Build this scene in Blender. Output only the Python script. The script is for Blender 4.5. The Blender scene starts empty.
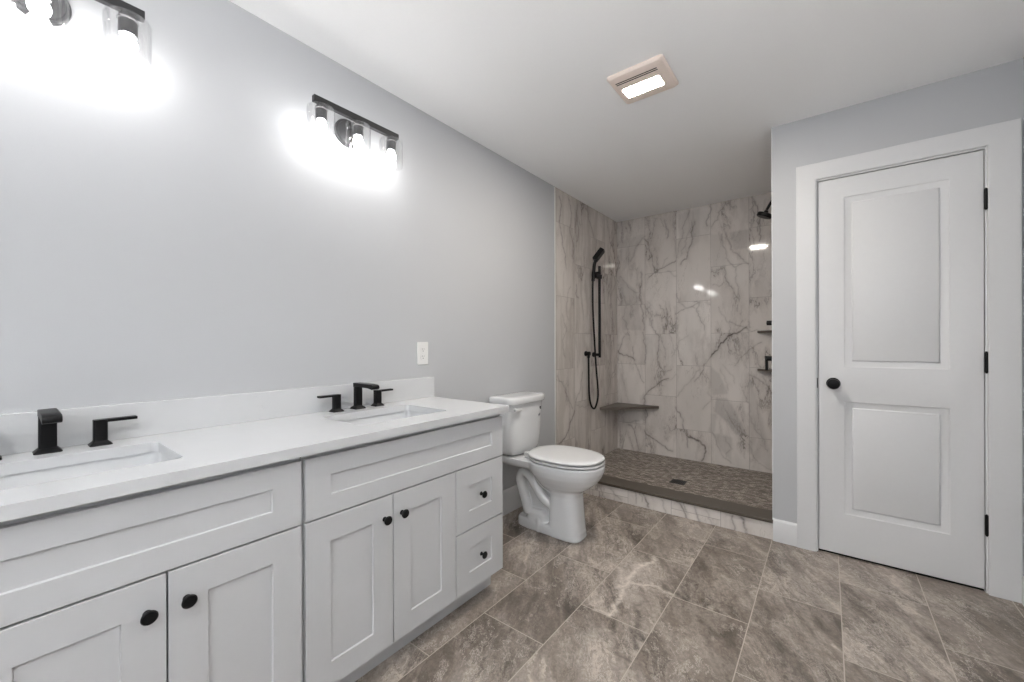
import bpy, bmesh, math, random
import numpy as np
from mathutils import Vector, Matrix
random.seed(7)
S = bpy.context.scene
COL = S.collection
R = math.radians
PI = math.pi

# ---------------------------------------------------------------- camera
cam_d = bpy.data.cameras.new('camera')
cam_d.sensor_width = 36.0
cam_d.lens = 405.56 / 1024 * 36
cam_d.shift_y = 2.36 / 1024
cam_d.clip_start = 0.02
cam = bpy.data.objects.new('camera', cam_d)
COL.objects.link(cam)
cam.matrix_world = (Matrix.Translation((1.7493, 0, 1.17)) @ Matrix.Rotation(R(37.8593), 4, 'Z')
                    @ Matrix.Rotation(R(90), 4, 'X') @ Matrix.Rotation(R(-0.1628), 4, 'Z'))
S.camera = cam

# ---------------------------------------------------------------- world, added daylight, exposure
W = bpy.data.worlds.new('world'); S.world = W; W.use_nodes = True
W.node_tree.nodes['Background'].inputs[0].default_value = (0.75, 0.85, 1.0, 1)
W.node_tree.nodes['Background'].inputs[1].default_value = 1.0
S.view_settings.view_transform = 'Standard'
S.view_settings.look = 'None'
S.view_settings.gamma = 1.0
S.view_settings.use_curve_mapping = False
S.view_settings.exposure = 0.80

def area_light(name, loc, rot, sx, sy, power, col):
    l = bpy.data.lights.new(name, 'AREA'); l.shape = 'RECTANGLE'; l.size = sx; l.size_y = sy
    l.energy = power; l.color = col
    o = bpy.data.objects.new(name, l); o.location = loc; o.rotation_euler = rot
    COL.objects.link(o); return o
# daylight lamp added outside an unseen window to fill the room (wall at y = -2.6)
area_light('added_daylight', (1.75, -2.73, 1.50), (R(90), 0, R(0)), 1.25, 1.55, 12, (0.97, 0.98, 1.0))

BULB = 36.0      # emission of the six vanity bulbs
LENS = 240.0      # emission of the fan light's lens
ADDED_UPLIGHT = 185.0   # emission of the unseen uplight added to brighten the ceiling
ADDED_PANEL = 5.0      # emission of the unseen ceiling panel added as fill light
ROOM_H = 2.4445

# ---------------------------------------------------------------- helpers
def tag(o, label=None, cat=None, group=None, kind=None):
    if label: o['label'] = label
    if cat: o['category'] = cat
    if group: o['group'] = group
    if kind: o['kind'] = kind
    return o
def thing(name, loc, label=None, cat=None, group=None, kind=None, parent=None):
    o = bpy.data.objects.new(name, None); o.empty_display_size = .05
    COL.objects.link(o); o.location = loc
    if parent: o.parent = parent
    return tag(o, label, cat, group, kind)
def obj(name, bm, m, parent=None, smooth=False, bevel=0, seg=2, angle=35, off=(0, 0, 0), label=None, kind=None):
    """link a bmesh as one mesh object; 'off' is subtracted from the vertices (base of the parent)"""
    bmesh.ops.recalc_face_normals(bm, faces=bm.faces)
    if any(off):
        for v in bm.verts: v.co -= Vector(off)
    me = bpy.data.meshes.new(name); bm.to_mesh(me); bm.free()
    for mm in (m if isinstance(m, (list, tuple)) else [m]): me.materials.append(mm)
    o = bpy.data.objects.new(name, me); COL.objects.link(o)
    if parent: o.parent = parent
    if bevel:
        b = o.modifiers.new('bevel', 'BEVEL'); b.width = bevel; b.segments = seg
        b.limit_method = 'ANGLE'; b.angle_limit = R(angle); b.harden_normals = False
    if smooth or bevel:
        for p in me.polygons: p.use_smooth = True
        try: me.set_sharp_from_angle(angle=R(angle if not bevel else 60))
        except Exception: pass
    if label: o['label'] = label
    if kind: o['kind'] = kind
    return o
def copy_tree(o, parent=None):
    c = o.copy(); COL.objects.link(c)
    if parent: c.parent = parent
    for ch in list(o.children): copy_tree(ch, c)
    return c
def box(bm, x0, x1, y0, y1, z0, z1):
    v = [bm.verts.new(p) for p in ((x0,y0,z0),(x1,y0,z0),(x1,y1,z0),(x0,y1,z0),(x0,y0,z1),(x1,y0,z1),(x1,y1,z1),(x0,y1,z1))]
    for f in ((0,3,2,1),(4,5,6,7),(0,1,5,4),(1,2,6,5),(2,3,7,6),(3,0,4,7)): bm.faces.new([v[i] for i in f])
    return v
def nb(): return bmesh.new()
def bx(*a):
    bm = nb(); box(bm, *a); return bm
def prism(bm, pts, z0, z1, mp=lambda u, v, w: (u, v, w)):
    a = [bm.verts.new(mp(u, v, z0)) for u, v in pts]; b = [bm.verts.new(mp(u, v, z1)) for u, v in pts]
    n = len(pts); bm.faces.new(a[::-1]); bm.faces.new(b)
    for i in range(n): bm.faces.new((a[i], a[(i+1) % n], b[(i+1) % n], b[i]))
def loft(bm, rings, cap=True):
    vs = [[bm.verts.new(p) for p in r] for r in rings]; n = len(vs[0])
    for a, b in zip(vs, vs[1:]):
        for i in range(n): bm.faces.new((a[i], a[(i+1) % n], b[(i+1) % n], b[i]))
    if cap:
        bm.faces.new(vs[0][::-1]); bm.faces.new(vs[-1])
def tube(bm, pts, r, seg=12, sy=1.0, cap=True):
    pts = [Vector(p) for p in pts]; rs = r if isinstance(r, (list, tuple)) else [r]*len(pts)
    rings = []; t0 = (pts[1]-pts[0]).normalized()
    n = t0.orthogonal().normalized()
    for i, p in enumerate(pts):
        t = (pts[min(i+1, len(pts)-1)] - pts[max(i-1, 0)]).normalized()
        n = (n - t*n.dot(t)).normalized(); b = t.cross(n)
        ring = []
        for k in range(seg):
            a = 2*PI*k/seg; d = n*math.cos(a)*rs[i] + b*math.sin(a)*rs[i]; d.y *= sy
            ring.append(p + d)
        rings.append(ring)
    loft(bm, rings, cap)
def smooth_path(pts, k=6):
    """Catmull-Rom through the points"""
    P = [Vector(p) for p in pts]; P = [2*P[0]-P[1]] + P + [2*P[-1]-P[-2]]; out = []
    for i in range(1, len(P)-2):
        for j in range(k):
            t = j/k; a, b, c, d = P[i-1], P[i], P[i+1], P[i+2]
            out.append(.5*((2*b)+(-a+c)*t+(2*a-5*b+4*c-d)*t*t+(-a+3*b-3*c+d)*t**3))
    out.append(P[-2]); return out
def lathe(bm, prof, c=(0, 0, 0), axis='z', seg=28, closed=False):
    """prof: (radius, height) pairs about an axis through c"""
    c = Vector(c); rings = []
    for r, h in prof:
        ring = []
        for k in range(seg):
            a = 2*PI*k/seg; x, y = r*math.cos(a), r*math.sin(a)
            ring.append(c + Vector({'z': (x, y, h), 'x': (h, x, y), 'y': (x, h, y)}[axis]))
        rings.append(ring)
    if closed: rings.append(rings[0])
    if closed:
        vs = [[bm.verts.new(p) for p in r] for r in rings[:-1]]; vs.append(vs[0]); n = seg
        for a, b in zip(vs, vs[1:]):
            for i in range(n): bm.faces.new((a[i], a[(i+1) % n], b[(i+1) % n], b[i]))
    else: loft(bm, rings)
def sup(cx, cy, a, b, z, p=2.5, n=48, af=None):
    """superellipse ring; af = half length towards +x"""
    out = []
    for k in range(n):
        t = 2*PI*k/n; c, s = math.cos(t), math.sin(t)
        x = math.copysign(abs(c)**(2/p), c); y = math.copysign(abs(s)**(2/p), s)
        out.append((cx + x*(af if (af and x > 0) else a), cy + y*b, z))
    return out
def panelled(bm, U, V, rects, rings, thick, mp):
    """slab whose front (w=0) has sunk panels. rects: (u0,u1,v0,v1); rings: (inset, depth)"""
    us = sorted({U[0], U[1], *[r[0] for r in rects], *[r[1] for r in rects]})
    vs = sorted({V[0], V[1], *[r[2] for r in rects], *[r[3] for r in rects]})
    cache = {}
    def vt(u, v, w):
        k = (round(u, 5), round(v, 5), round(w, 5))
        if k not in cache: cache[k] = bm.verts.new(mp(u, v, w))
        return cache[k]
    def quad(a, b, c, d): bm.faces.new((a, b, c, d))
    for u0, u1 in zip(us, us[1:]):
        for v0, v1 in zip(vs, vs[1:]):
            um, vm = (u0+u1)/2, (v0+v1)/2
            if any(r[0] < um < r[1] and r[2] < vm < r[3] for r in rects): continue
            quad(vt(u0, v0, 0), vt(u1, v0, 0), vt(u1, v1, 0), vt(u0, v1, 0))
    for r in rects:
        prev = None
        for ins, d in rings:
            c = [vt(r[0]+ins, r[2]+ins, d), vt(r[1]-ins, r[2]+ins, d), vt(r[1]-ins, r[3]-ins, d), vt(r[0]+ins, r[3]-ins, d)]
            if prev:
                for i in range(4): quad(prev[i], prev[(i+1) % 4], c[(i+1) % 4], c[i])
            prev = c
        bm.faces.new(prev)
    for i in range(len(us)-1):
        for v in (V[0], V[1]): quad(vt(us[i], v, 0), vt(us[i+1], v, 0), vt(us[i+1], v, -thick), vt(us[i], v, -thick))
    for i in range(len(vs)-1):
        for u in (U[0], U[1]): quad(vt(u, vs[i], 0), vt(u, vs[i+1], 0), vt(u, vs[i+1], -thick), vt(u, vs[i], -thick))
    bm.faces.new([vt(U[0], v, -thick) for v in vs] + [vt(u, V[1], -thick) for u in us[1:]]
                 + [vt(U[1], v, -thick) for v in vs[::-1][1:]] + [vt(u, V[0], -thick) for u in us[::-1][1:-1]])

# ---------------------------------------------------------------- materials
def pm(name, col, rough=.5, metal=0, coat=0, spec=.5, emit=None, estr=0, bump=0, bscale=60):
    m = bpy.data.materials.new(name); m.use_nodes = True; nt = m.node_tree; p = nt.nodes['Principled BSDF']
    p.inputs['Roughness'].default_value = rough; p.inputs['Metallic'].default_value = metal
    p.inputs['Coat Weight'].default_value = coat; p.inputs['Specular IOR Level'].default_value = spec
    tc = nt.nodes.new('ShaderNodeTexCoord'); nz = nt.nodes.new('ShaderNodeTexNoise'); nz.inputs['Scale'].default_value = bscale
    nt.links.new(tc.outputs['Object'], nz.inputs['Vector'])
    mx = nt.nodes.new('ShaderNodeMix'); mx.data_type = 'RGBA'
    mx.inputs['A'].default_value = (*[c*.985 for c in col], 1); mx.inputs['B'].default_value = (*[min(1, c*1.015) for c in col], 1)
    nt.links.new(nz.outputs['Fac'], mx.inputs['Factor']); nt.links.new(mx.outputs['Result'], p.inputs['Base Color'])
    if bump:
        b = nt.nodes.new('ShaderNodeBump'); b.inputs['Strength'].default_value = bump; b.inputs['Distance'].default_value = .002
        nt.links.new(nz.outputs['Fac'], b.inputs['Height']); nt.links.new(b.outputs['Normal'], p.inputs['Normal'])
    if emit:
        p.inputs['Emission Color'].default_value = (*emit, 1); p.inputs['Emission Strength'].default_value = estr
    return m
M = {}
M['wall'] = pm('wall_paint', (.495, .505, .52), .75, bump=.05, bscale=250)
M['ceil'] = pm('ceiling_paint', (.95, .955, .96), .85, bump=.08, bscale=140)
M['trim'] = pm('white_trim_paint', (.67, .675, .682), .38)
M['cab'] = pm('white_cabinet_paint', (.57, .577, .588), .36)
M['porc'] = pm('white_porcelain', (.70, .71, .72), .12, coat=.5)
M['seat'] = pm('white_seat_plastic', (.70, .705, .71), .22)
M['black'] = pm('matte_black_metal', (.004, .004, .0045), .4, spec=.22)
M['bar'] = pm('dark_bronze_metal', (.022, .022, .024), .45)
M['sock'] = pm('brushed_socket_metal', (.06, .06, .063), .3, metal=.2)
M['chrome'] = pm('brushed_steel', (.6, .6, .6), .25, metal=1)
M['plast'] = pm('white_plastic', (.78, .78, .77), .35)
M['dark'] = pm('dark_gap', (.02, .02, .02), .8)
M['fan'] = pm('fan_plastic_lens_tint', (.88, .76, .68), .45)  # warm light of the lens is put into this plastic's colour
M['bench'] = pm('taupe_solid_stone', (.125, .105, .088), .45, bscale=300)
M['cap'] = pm('dark_taupe_cap_stone', (.088, .073, .058), .4, bscale=300)
M['ink'] = pm('dark_print', (.08, .08, .09), .6)
M['bulb'] = pm('lit_bulb_glass', (1, 1, 1), .3, emit=(1.0, .985, .97), estr=BULB)
M['fill_panel'] = pm('added_panel_glow', (.9, .9, .9), .3, emit=(1.0, .99, .98), estr=ADDED_PANEL)
M['upl'] = pm('added_uplight_glow', (.9, .9, .9), .3, emit=(1.0, .99, .98), estr=ADDED_UPLIGHT)
M['lens'] = pm('lit_lens', (.9, .85, .75), .3, emit=(1.0, .93, .84), estr=LENS)
M['metaltrim'] = pm('satin_edge_profile', (.66, .66, .63), .35)

def glass_mat(name):
    m = bpy.data.materials.new(name); m.use_nodes = True; nt = m.node_tree; nt.nodes.clear()
    out = nt.nodes.new('ShaderNodeOutputMaterial'); mix = nt.nodes.new('ShaderNodeMixShader')
    tr = nt.nodes.new('ShaderNodeBsdfTransparent'); gl = nt.nodes.new('ShaderNodeBsdfGlossy'); gl.inputs['Roughness'].default_value = .03
    lw = nt.nodes.new('ShaderNodeLayerWeight'); lw.inputs['Blend'].default_value = .18
    fr = nt.nodes.new('ShaderNodeMath'); fr.operation = 'MULTIPLY_ADD'; fr.inputs[1].default_value = .35; fr.inputs[2].default_value = .02
    nt.links.new(lw.outputs['Facing'], fr.inputs[0])
    tr.inputs['Color'].default_value = (.97, .97, .97, 1)
    nt.links.new(fr.outputs[0], mix.inputs[0]); nt.links.new(tr.outputs[0], mix.inputs[1]); nt.links.new(gl.outputs[0], mix.inputs[2])
    nt.links.new(mix.outputs[0], out.inputs['Surface']); return m
M['glass'] = glass_mat('clear_glass')

class NT:
    """tiny node-building helper"""
    def __init__(s, name, rough=.3, coat=0):
        s.m = bpy.data.materials.new(name); s.m.use_nodes = True; s.t = s.m.node_tree
        s.p = s.t.nodes['Principled BSDF']; s.p.inputs['Roughness'].default_value = rough; s.p.inputs['Coat Weight'].default_value = coat
        s.tc = s.t.nodes.new('ShaderNodeTexCoord')
    def n(s, typ, **kw):
        nd = s.t.nodes.new(typ)
        for k, v in kw.items():
            if hasattr(nd, k): setattr(nd, k, v)
            else: nd.inputs[k.replace('_', ' ')].default_value = v
        return nd
    def l(s, a, b): s.t.links.new(a, b)
    def math(s, op, a, b=None, c=None, clamp=False):
        nd = s.t.nodes.new('ShaderNodeMath'); nd.operation = op; nd.use_clamp = clamp
        for i, x in enumerate((a, b, c)):
            if x is None: continue
            if isinstance(x, (int, float)): nd.inputs[i].default_value = x
            else: s.l(x, nd.inputs[i])
        return nd.outputs[0]
    def vmath(s, op, a, b):
        nd = s.t.nodes.new('ShaderNodeVectorMath'); nd.operation = op
        for i, x in enumerate((a, b)):
            if isinstance(x, (tuple, list)): nd.inputs[i].default_value = x
            else: s.l(x, nd.inputs[i])
        return nd.outputs[0]
    def mix(s, f, a, b, mode='MIX'):
        nd = s.t.nodes.new('ShaderNodeMix'); nd.data_type = 'RGBA'; nd.blend_type = mode
        for k, x in (('Factor', f), ('A', a), ('B', b)):
            if isinstance(x, (int, float)): nd.inputs[k].default_value = x
            elif isinstance(x, (tuple, list)): nd.inputs[k].default_value = (*x[:3], 1)
            else: s.l(x, nd.inputs[k])
        return nd.outputs['Result']
    def ramp(s, f, stops):
        nd = s.t.nodes.new('ShaderNodeValToRGB'); e = nd.color_ramp.elements
        while len(e) < len(stops): e.new(.5)
        for el, (p, c) in zip(e, stops):
            el.position = p; el.color = (*c, 1) if len(c) == 3 else (c[0], c[0], c[0], 1)
        s.l(f, nd.inputs[0]); return nd.outputs[0]
    def noise(s, vec, scale, detail=4, rough=.55, dist=0.0):
        nd = s.n('ShaderNodeTexNoise', Scale=scale, Detail=detail, Roughness=rough, Distortion=dist); s.l(vec, nd.inputs['Vector']); return nd
    def ridge(s, fac, width):
        """1 on the 0.5 level line of a noise, falling to 0 at 'width'"""
        d = s.math('ABSOLUTE', s.math('SUBTRACT', fac, .5))
        return s.math('SUBTRACT', 1.0, s.math('DIVIDE', d, width, clamp=True), clamp=True)
    def tiles(s, vec, w, h, gap, off=.5):
        b = s.n('ShaderNodeTexBrick', offset=off, offset_frequency=2, squash=1.0)
        b.inputs['Color1'].default_value = (0, 0, 0, 1); b.inputs['Color2'].default_value = (1, 1, 1, 1)
        b.inputs['Mortar'].default_value = (.5, .5, .5, 1); b.inputs['Scale'].default_value = 1
        b.inputs['Mortar Size'].default_value = gap; b.inputs['Mortar Smooth'].default_value = .1; b.inputs['Bias'].default_value = 0
        b.inputs['Brick Width'].default_value = w; b.inputs['Row Height'].default_value = h
        s.l(vec, b.inputs['Vector']); return b
    def comb(s, x, y, z):
        nd = s.t.nodes.new('ShaderNodeCombineXYZ')
        for i, v in enumerate((x, y, z)):
            if isinstance(v, (int, float)): nd.inputs[i].default_value = v
            else: s.l(v, nd.inputs[i])
        return nd.outputs[0]
    def sep(s, v):
        nd = s.t.nodes.new('ShaderNodeSeparateXYZ'); s.l(v, nd.inputs[0]); return nd.outputs

def marble(name, ax, traced):
    """polished marble-look 12x24 tiles set upright. ax: world axis that runs along the wall; 'traced' reads the vein attributes"""
    q = NT(name, .07); g = q.n('ShaderNodeNewGeometry'); X = q.sep(g.outputs['Position'])
    u = X[0] if ax == 'x' else X[1]
    u0 = -.0085 if ax == 'x' else 4.0612 - .305*20
    z0 = .0425 - 1.215*2
    uu = q.math('SUBTRACT', u, u0); vv = q.math('SUBTRACT', X[2], z0)
    br = q.tiles(q.comb(vv, uu, 0), .6075, .305, .0016)
    idn = q.sep(br.outputs['Color'])[0]
    tid = q.math('MULTIPLY', idn, 37.0)
    base = q.comb(q.math('ADD', uu, tid), q.math('ADD', vv, q.math('MULTIPLY', tid, .37)), 0)
    mp = q.n('ShaderNodeMapping'); q.l(base, mp.inputs[0]); mp.inputs['Rotation'].default_value = (0, 0, R(24)); mp.inputs['Scale'].default_value = (1.9, .65, 1)
    v = mp.outputs[0]
    wv = q.noise(v, 3.0, 5, .6).outputs['Color']
    vd = q.vmath('ADD', v, q.vmath('SCALE', q.vmath('SUBTRACT', wv, (.5, .5, .5)), (0, 0, 0)))
    vd.node.inputs[1].default_value = (0, 0, 0)
    warp = q.t.nodes.new('ShaderNodeVectorMath'); warp.operation = 'SCALE'; q.l(q.vmath('SUBTRACT', wv, (.5, .5, .5)), warp.inputs[0]); warp.inputs['Scale'].default_value = .35
    vd = q.vmath('ADD', v, warp.outputs[0])
    n1 = q.noise(vd, 1.7, 6, .62).outputs['Fac']
    big = q.ridge(n1, .012)
    mask = q.noise(v, 2.2, 2, .5).outputs['Fac']
    big = q.math('MULTIPLY', big, q.ramp(mask, [(.48, (0,)), (.66, (1,))]))
    n2 = q.noise(vd, 4.2, 6, .6).outputs['Fac']
    fine = q.math('MULTIPLY', q.ridge(n2, .012), q.ramp(q.noise(v, 3.1, 2).outputs['Fac'], [(.46, (0,)), (.7, (1,))]))
    soft = q.math('MULTIPLY', q.ridge(n1, .07), q.ramp(mask, [(.35, (0,)), (.62, (1,))]))
    cloud = q.ramp(q.noise(vd, 1.3, 4).outputs['Fac'], [(.38, (0,)), (.68, (1,))])
    A, B = (.76, .715, .675), (.62, .585, .552)
    c = q.mix(cloud, A, B)
    c = q.mix(q.math('MULTIPLY', idn, .5), c, (.58, .535, .495))
    if ax == 'y':                   # long upright grey-beige streaks on the side wall
        ms = q.n('ShaderNodeMapping'); q.l(base, ms.inputs[0]); ms.inputs['Scale'].default_value = (11, 1.0, 1); ms.inputs['Rotation'].default_value = (0, 0, R(5))
        w2 = q.t.nodes.new('ShaderNodeVectorMath'); w2.operation = 'SCALE'; q.l(q.vmath('SUBTRACT', wv, (.5, .5, .5)), w2.inputs[0]); w2.inputs['Scale'].default_value = 1.6
        sk = q.noise(q.vmath('ADD', ms.outputs[0], w2.outputs[0]), 1.3, 4, .55).outputs['Fac']
        c = q.mix(q.ramp(sk, [(.44, (0,)), (.60, (.42,))]), c, (.40, .36, .32))
    amt = .85 if traced else 1.0
    c = q.mix(q.math('MULTIPLY', soft, .55*amt), c, (.34, .295, .27))
    c = q.mix(q.math('MULTIPLY', fine, .55*amt), c, (.24, .20, .18))
    c = q.mix(q.math('MULTIPLY', big, .85*amt), c, (.11, .095, .088))
    if traced:
        at = q.n('ShaderNodeAttribute', attribute_name='smudge'); c = q.mix(q.math('MULTIPLY', at.outputs['Fac'], .9), c, (.30, .28, .27))
        at = q.n('ShaderNodeAttribute', attribute_name='halo'); c = q.mix(q.math('MULTIPLY', at.outputs['Fac'], .6), c, (.33, .285, .26))
        at = q.n('ShaderNodeAttribute', attribute_name='vein')
        wob = q.ramp(q.noise(g.outputs['Position'], 24, 4, .7).outputs['Fac'], [(.34, (.30,)), (.58, (1,))])
        c = q.mix(q.math('MULTIPLY', at.outputs['Fac'], wob, clamp=True), c, (.085, .070, .064))
    c = q.mix(q.math('MULTIPLY', br.outputs['Fac'], .85), c, (.30, .27, .25))
    q.l(c, q.p.inputs['Base Color'])
    b = q.n('ShaderNodeBump', Strength=.25, Distance=.001); q.l(q.math('SUBTRACT', 1.0, br.outputs['Fac']), b.inputs['Height']); q.l(b.outputs[0], q.p.inputs['Normal'])
    q.l(q.math('ADD', .06, q.math('MULTIPLY', br.outputs['Fac'], .5)), q.p.inputs['Roughness'])
    return q.m

def floor_stone():
    q = NT('brown_stone_floor_tile', .38); g = q.n('ShaderNodeNewGeometry'); X = q.sep(g.outputs['Position'])
    # tiles run along y, rows .3065 wide, joints every .617 with half offset
    uu = q.math('SUBTRACT', X[0], .5705 - .3060*4); vv = q.math('SUBTRACT', X[1], 1.315 + .30825 - .6165*6)
    br = q.tiles(q.comb(vv, uu, 0), .6165, .3060, .0019)
    idn = q.sep(br.outputs['Color'])[0]; tid = q.math('MULTIPLY', idn, 23.0)
    base = q.comb(q.math('ADD', uu, tid), q.math('ADD', vv, q.math('MULTIPLY', tid, .61)), 0)
    mp = q.n('ShaderNodeMapping'); q.l(base, mp.inputs[0]); mp.vector_type = 'TEXTURE'; mp.inputs['Rotation'].default_value = (0, 0, R(-60)); mp.inputs['Scale'].default_value = (1.05, .52, 1)
    v = mp.outputs[0]
    wv = q.noise(v, 2.5, 6, .65).outputs['Color']
    warp = q.t.nodes.new('ShaderNodeVectorMath'); warp.operation = 'SCALE'; q.l(q.vmath('SUBTRACT', wv, (.5, .5, .5)), warp.inputs[0]); warp.inputs['Scale'].default_value = .55
    vd = q.vmath('ADD', v, warp.outputs[0])
    cl = q.noise(vd, 1.6, 8, .68).outputs['Fac']
    c = q.ramp(cl, [(.30, (.105, .085, .069)), (.43, (.20, .168, .142)), (.53, (.295, .254, .220)), (.68, (.47, .415, .37))])
    gr = q.noise(g.outputs['Position'], 55, 6, .7).outputs['Fac']
    c = q.mix(.55, c, q.ramp(gr, [(.3, (.25, .25, .25)), (.7, (.75, .75, .75))]), 'OVERLAY')
    st = q.noise(vd, 9, 5, .7).outputs['Fac']
    c = q.mix(.4, c, q.ramp(st, [(.35, (.28, .27, .26)), (.65, (.72, .72, .72))]), 'OVERLAY')
    sm_ = q.n('ShaderNodeMapping'); q.l(base, sm_.inputs[0]); sm_.vector_type = 'TEXTURE'; sm_.inputs['Rotation'].default_value = (0, 0, R(-62)); sm_.inputs['Scale'].default_value = (.75, .16, 1)
    sk = q.noise(q.vmath('ADD', sm_.outputs[0], warp.outputs[0]), 2.2, 7, .7).outputs['Fac']
    c = q.mix(q.math('MULTIPLY_ADD', idn, .7, .05), c, q.ramp(sk, [(.36, (.22, .21, .20)), (.5, (.5, .5, .5)), (.64, (.76, .76, .76))]), 'OVERLAY')
    for sc_, wd_, lo_, col_, k_ in ((2.0, .014, .46, (.060, .048, .040), .8), (3.3, .012, .46, (.66, .60, .54), .75), (5.5, .030, .47, (.075, .062, .052), .7), (8.0, .030, .48, (.56, .51, .46), .5)):
        rr_ = q.ridge(q.noise(vd, sc_, 6, .68, .4).outputs['Fac'], wd_)
        c = q.mix(q.math('MULTIPLY', q.math('MULTIPLY', rr_, k_), q.ramp(q.noise(v, sc_*.45, 3).outputs['Fac'], [(lo_, (0,)), (lo_+.14, (1,))])), c, col_)
    n1 = q.noise(vd, 1.5, 7, .6).outputs['Fac']; mask = q.noise(v, 1.6, 2).outputs['Fac']
    lv = q.math('MULTIPLY', q.ridge(n1, .010), q.ramp(mask, [(.45, (0,)), (.62, (1,))]))
    c = q.mix(q.math('MULTIPLY', lv, .8), c, (.62, .55, .48))
    n2 = q.noise(vd, 2.6, 6, .6).outputs['Fac']
    dv = q.math('MULTIPLY', q.ridge(n2, .02), q.ramp(q.noise(v, 2.3, 2).outputs['Fac'], [(.46, (0,)), (.66, (1,))]))
    c = q.mix(q.math('MULTIPLY', dv, .6), c, (.055, .046, .040))
    c = q.mix(q.math('MULTIPLY', q.math('SUBTRACT', idn, .5), .0), c, (.2, .17, .15))
    at = q.n('ShaderNodeAttribute', attribute_name='dark'); c = q.mix(q.math('MULTIPLY', at.outputs['Fac'], q.ramp(q.noise(g.outputs['Position'], 35, 4, .7).outputs['Fac'], [(.36, (.35,)), (.60, (.95,))])), c, (.045, .038, .033))
    at = q.n('ShaderNodeAttribute', attribute_name='pale'); c = q.mix(q.math('MULTIPLY', at.outputs['Fac'], q.ramp(q.noise(g.outputs['Position'], 45, 5, .75).outputs['Fac'], [(.34, (.15,)), (.54, (.9,))])), c, (.74, .67, .60))
    c = q.mix(br.outputs['Fac'], c, (.50, .445, .385))
    q.l(c, q.p.inputs['Base Color'])
    b = q.n('ShaderNodeBump', Strength=.2, Distance=.0015); q.l(q.math('ADD', q.math('MULTIPLY', gr, .5), q.math('SUBTRACT', 1.0, br.outputs['Fac'])), b.inputs['Height']); q.l(b.outputs[0], q.p.inputs['Normal'])
    q.l(q.math('ADD', .30, q.math('MULTIPLY', gr, .22)), q.p.inputs['Roughness'])
    return q.m

def mosaic():
    q = NT('taupe_sliver_mosaic', .45); g = q.n('ShaderNodeNewGeometry'); X = q.sep(g.outputs['Position'])
    wob = q.noise(g.outputs['Position'], 26, 2).outputs['Fac']
    br = q.tiles(q.comb(q.math('ADD', X[0], q.math('MULTIPLY', wob, .03)), q.math('ADD', X[1], q.math('MULTIPLY', wob, .012)), 0), .034, .0125, .0016, off=.37)
    idn = q.sep(br.outputs['Color'])[0]
    c = q.ramp(idn, [(0, (.12, .098, .080)), (.35, (.25, .212, .18)), (.7, (.40, .35, .305)), (1, (.62, .56, .50))])
    c = q.mix(.5, c, q.ramp(q.noise(g.outputs['Position'], 14, 6, .7).outputs['Fac'], [(.3, (.3, .3, .3)), (.7, (.7, .7, .7))]), 'OVERLAY')
    c = q.mix(br.outputs['Fac'], c, (.12, .10, .084)); q.l(c, q.p.inputs['Base Color'])
    b = q.n('ShaderNodeBump', Strength=.4, Distance=.002); q.l(q.math('SUBTRACT', 1.0, br.outputs['Fac']), b.inputs['Height']); q.l(b.outputs[0], q.p.inputs['Normal'])
    return q.m

def quartz():
    q = NT('white_quartz', .22); P = q.n('ShaderNodeNewGeometry').outputs['Position']
    n = q.noise(P, 5, 6, .6).outputs['Fac']; c = q.mix(n, (.64, .65, .66), (.59, .60, .61))
    f = q.noise(P, 7, 7, .65, .6).outputs['Fac']
    vein = q.math('MULTIPLY', q.ridge(f, .006), q.ramp(q.noise(P, 9, 2).outputs['Fac'], [(.60, (0,)), (.72, (1,))]))
    c = q.mix(q.math('MULTIPLY', vein, .4), c, (.42, .42, .44)); q.l(c, q.p.inputs['Base Color']); return q.m
M['floor'] = floor_stone(); M['mosaic'] = mosaic(); M['quartz'] = quartz()
M['marble_back'] = marble('marble_tile_back', 'x', True); M['marble_side'] = marble('marble_tile_side', 'y', True)
M['marble_curb'] = marble('marble_tile_curb', 'x', True); M['marble_right'] = marble('marble_tile_right', 'y', False)
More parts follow.
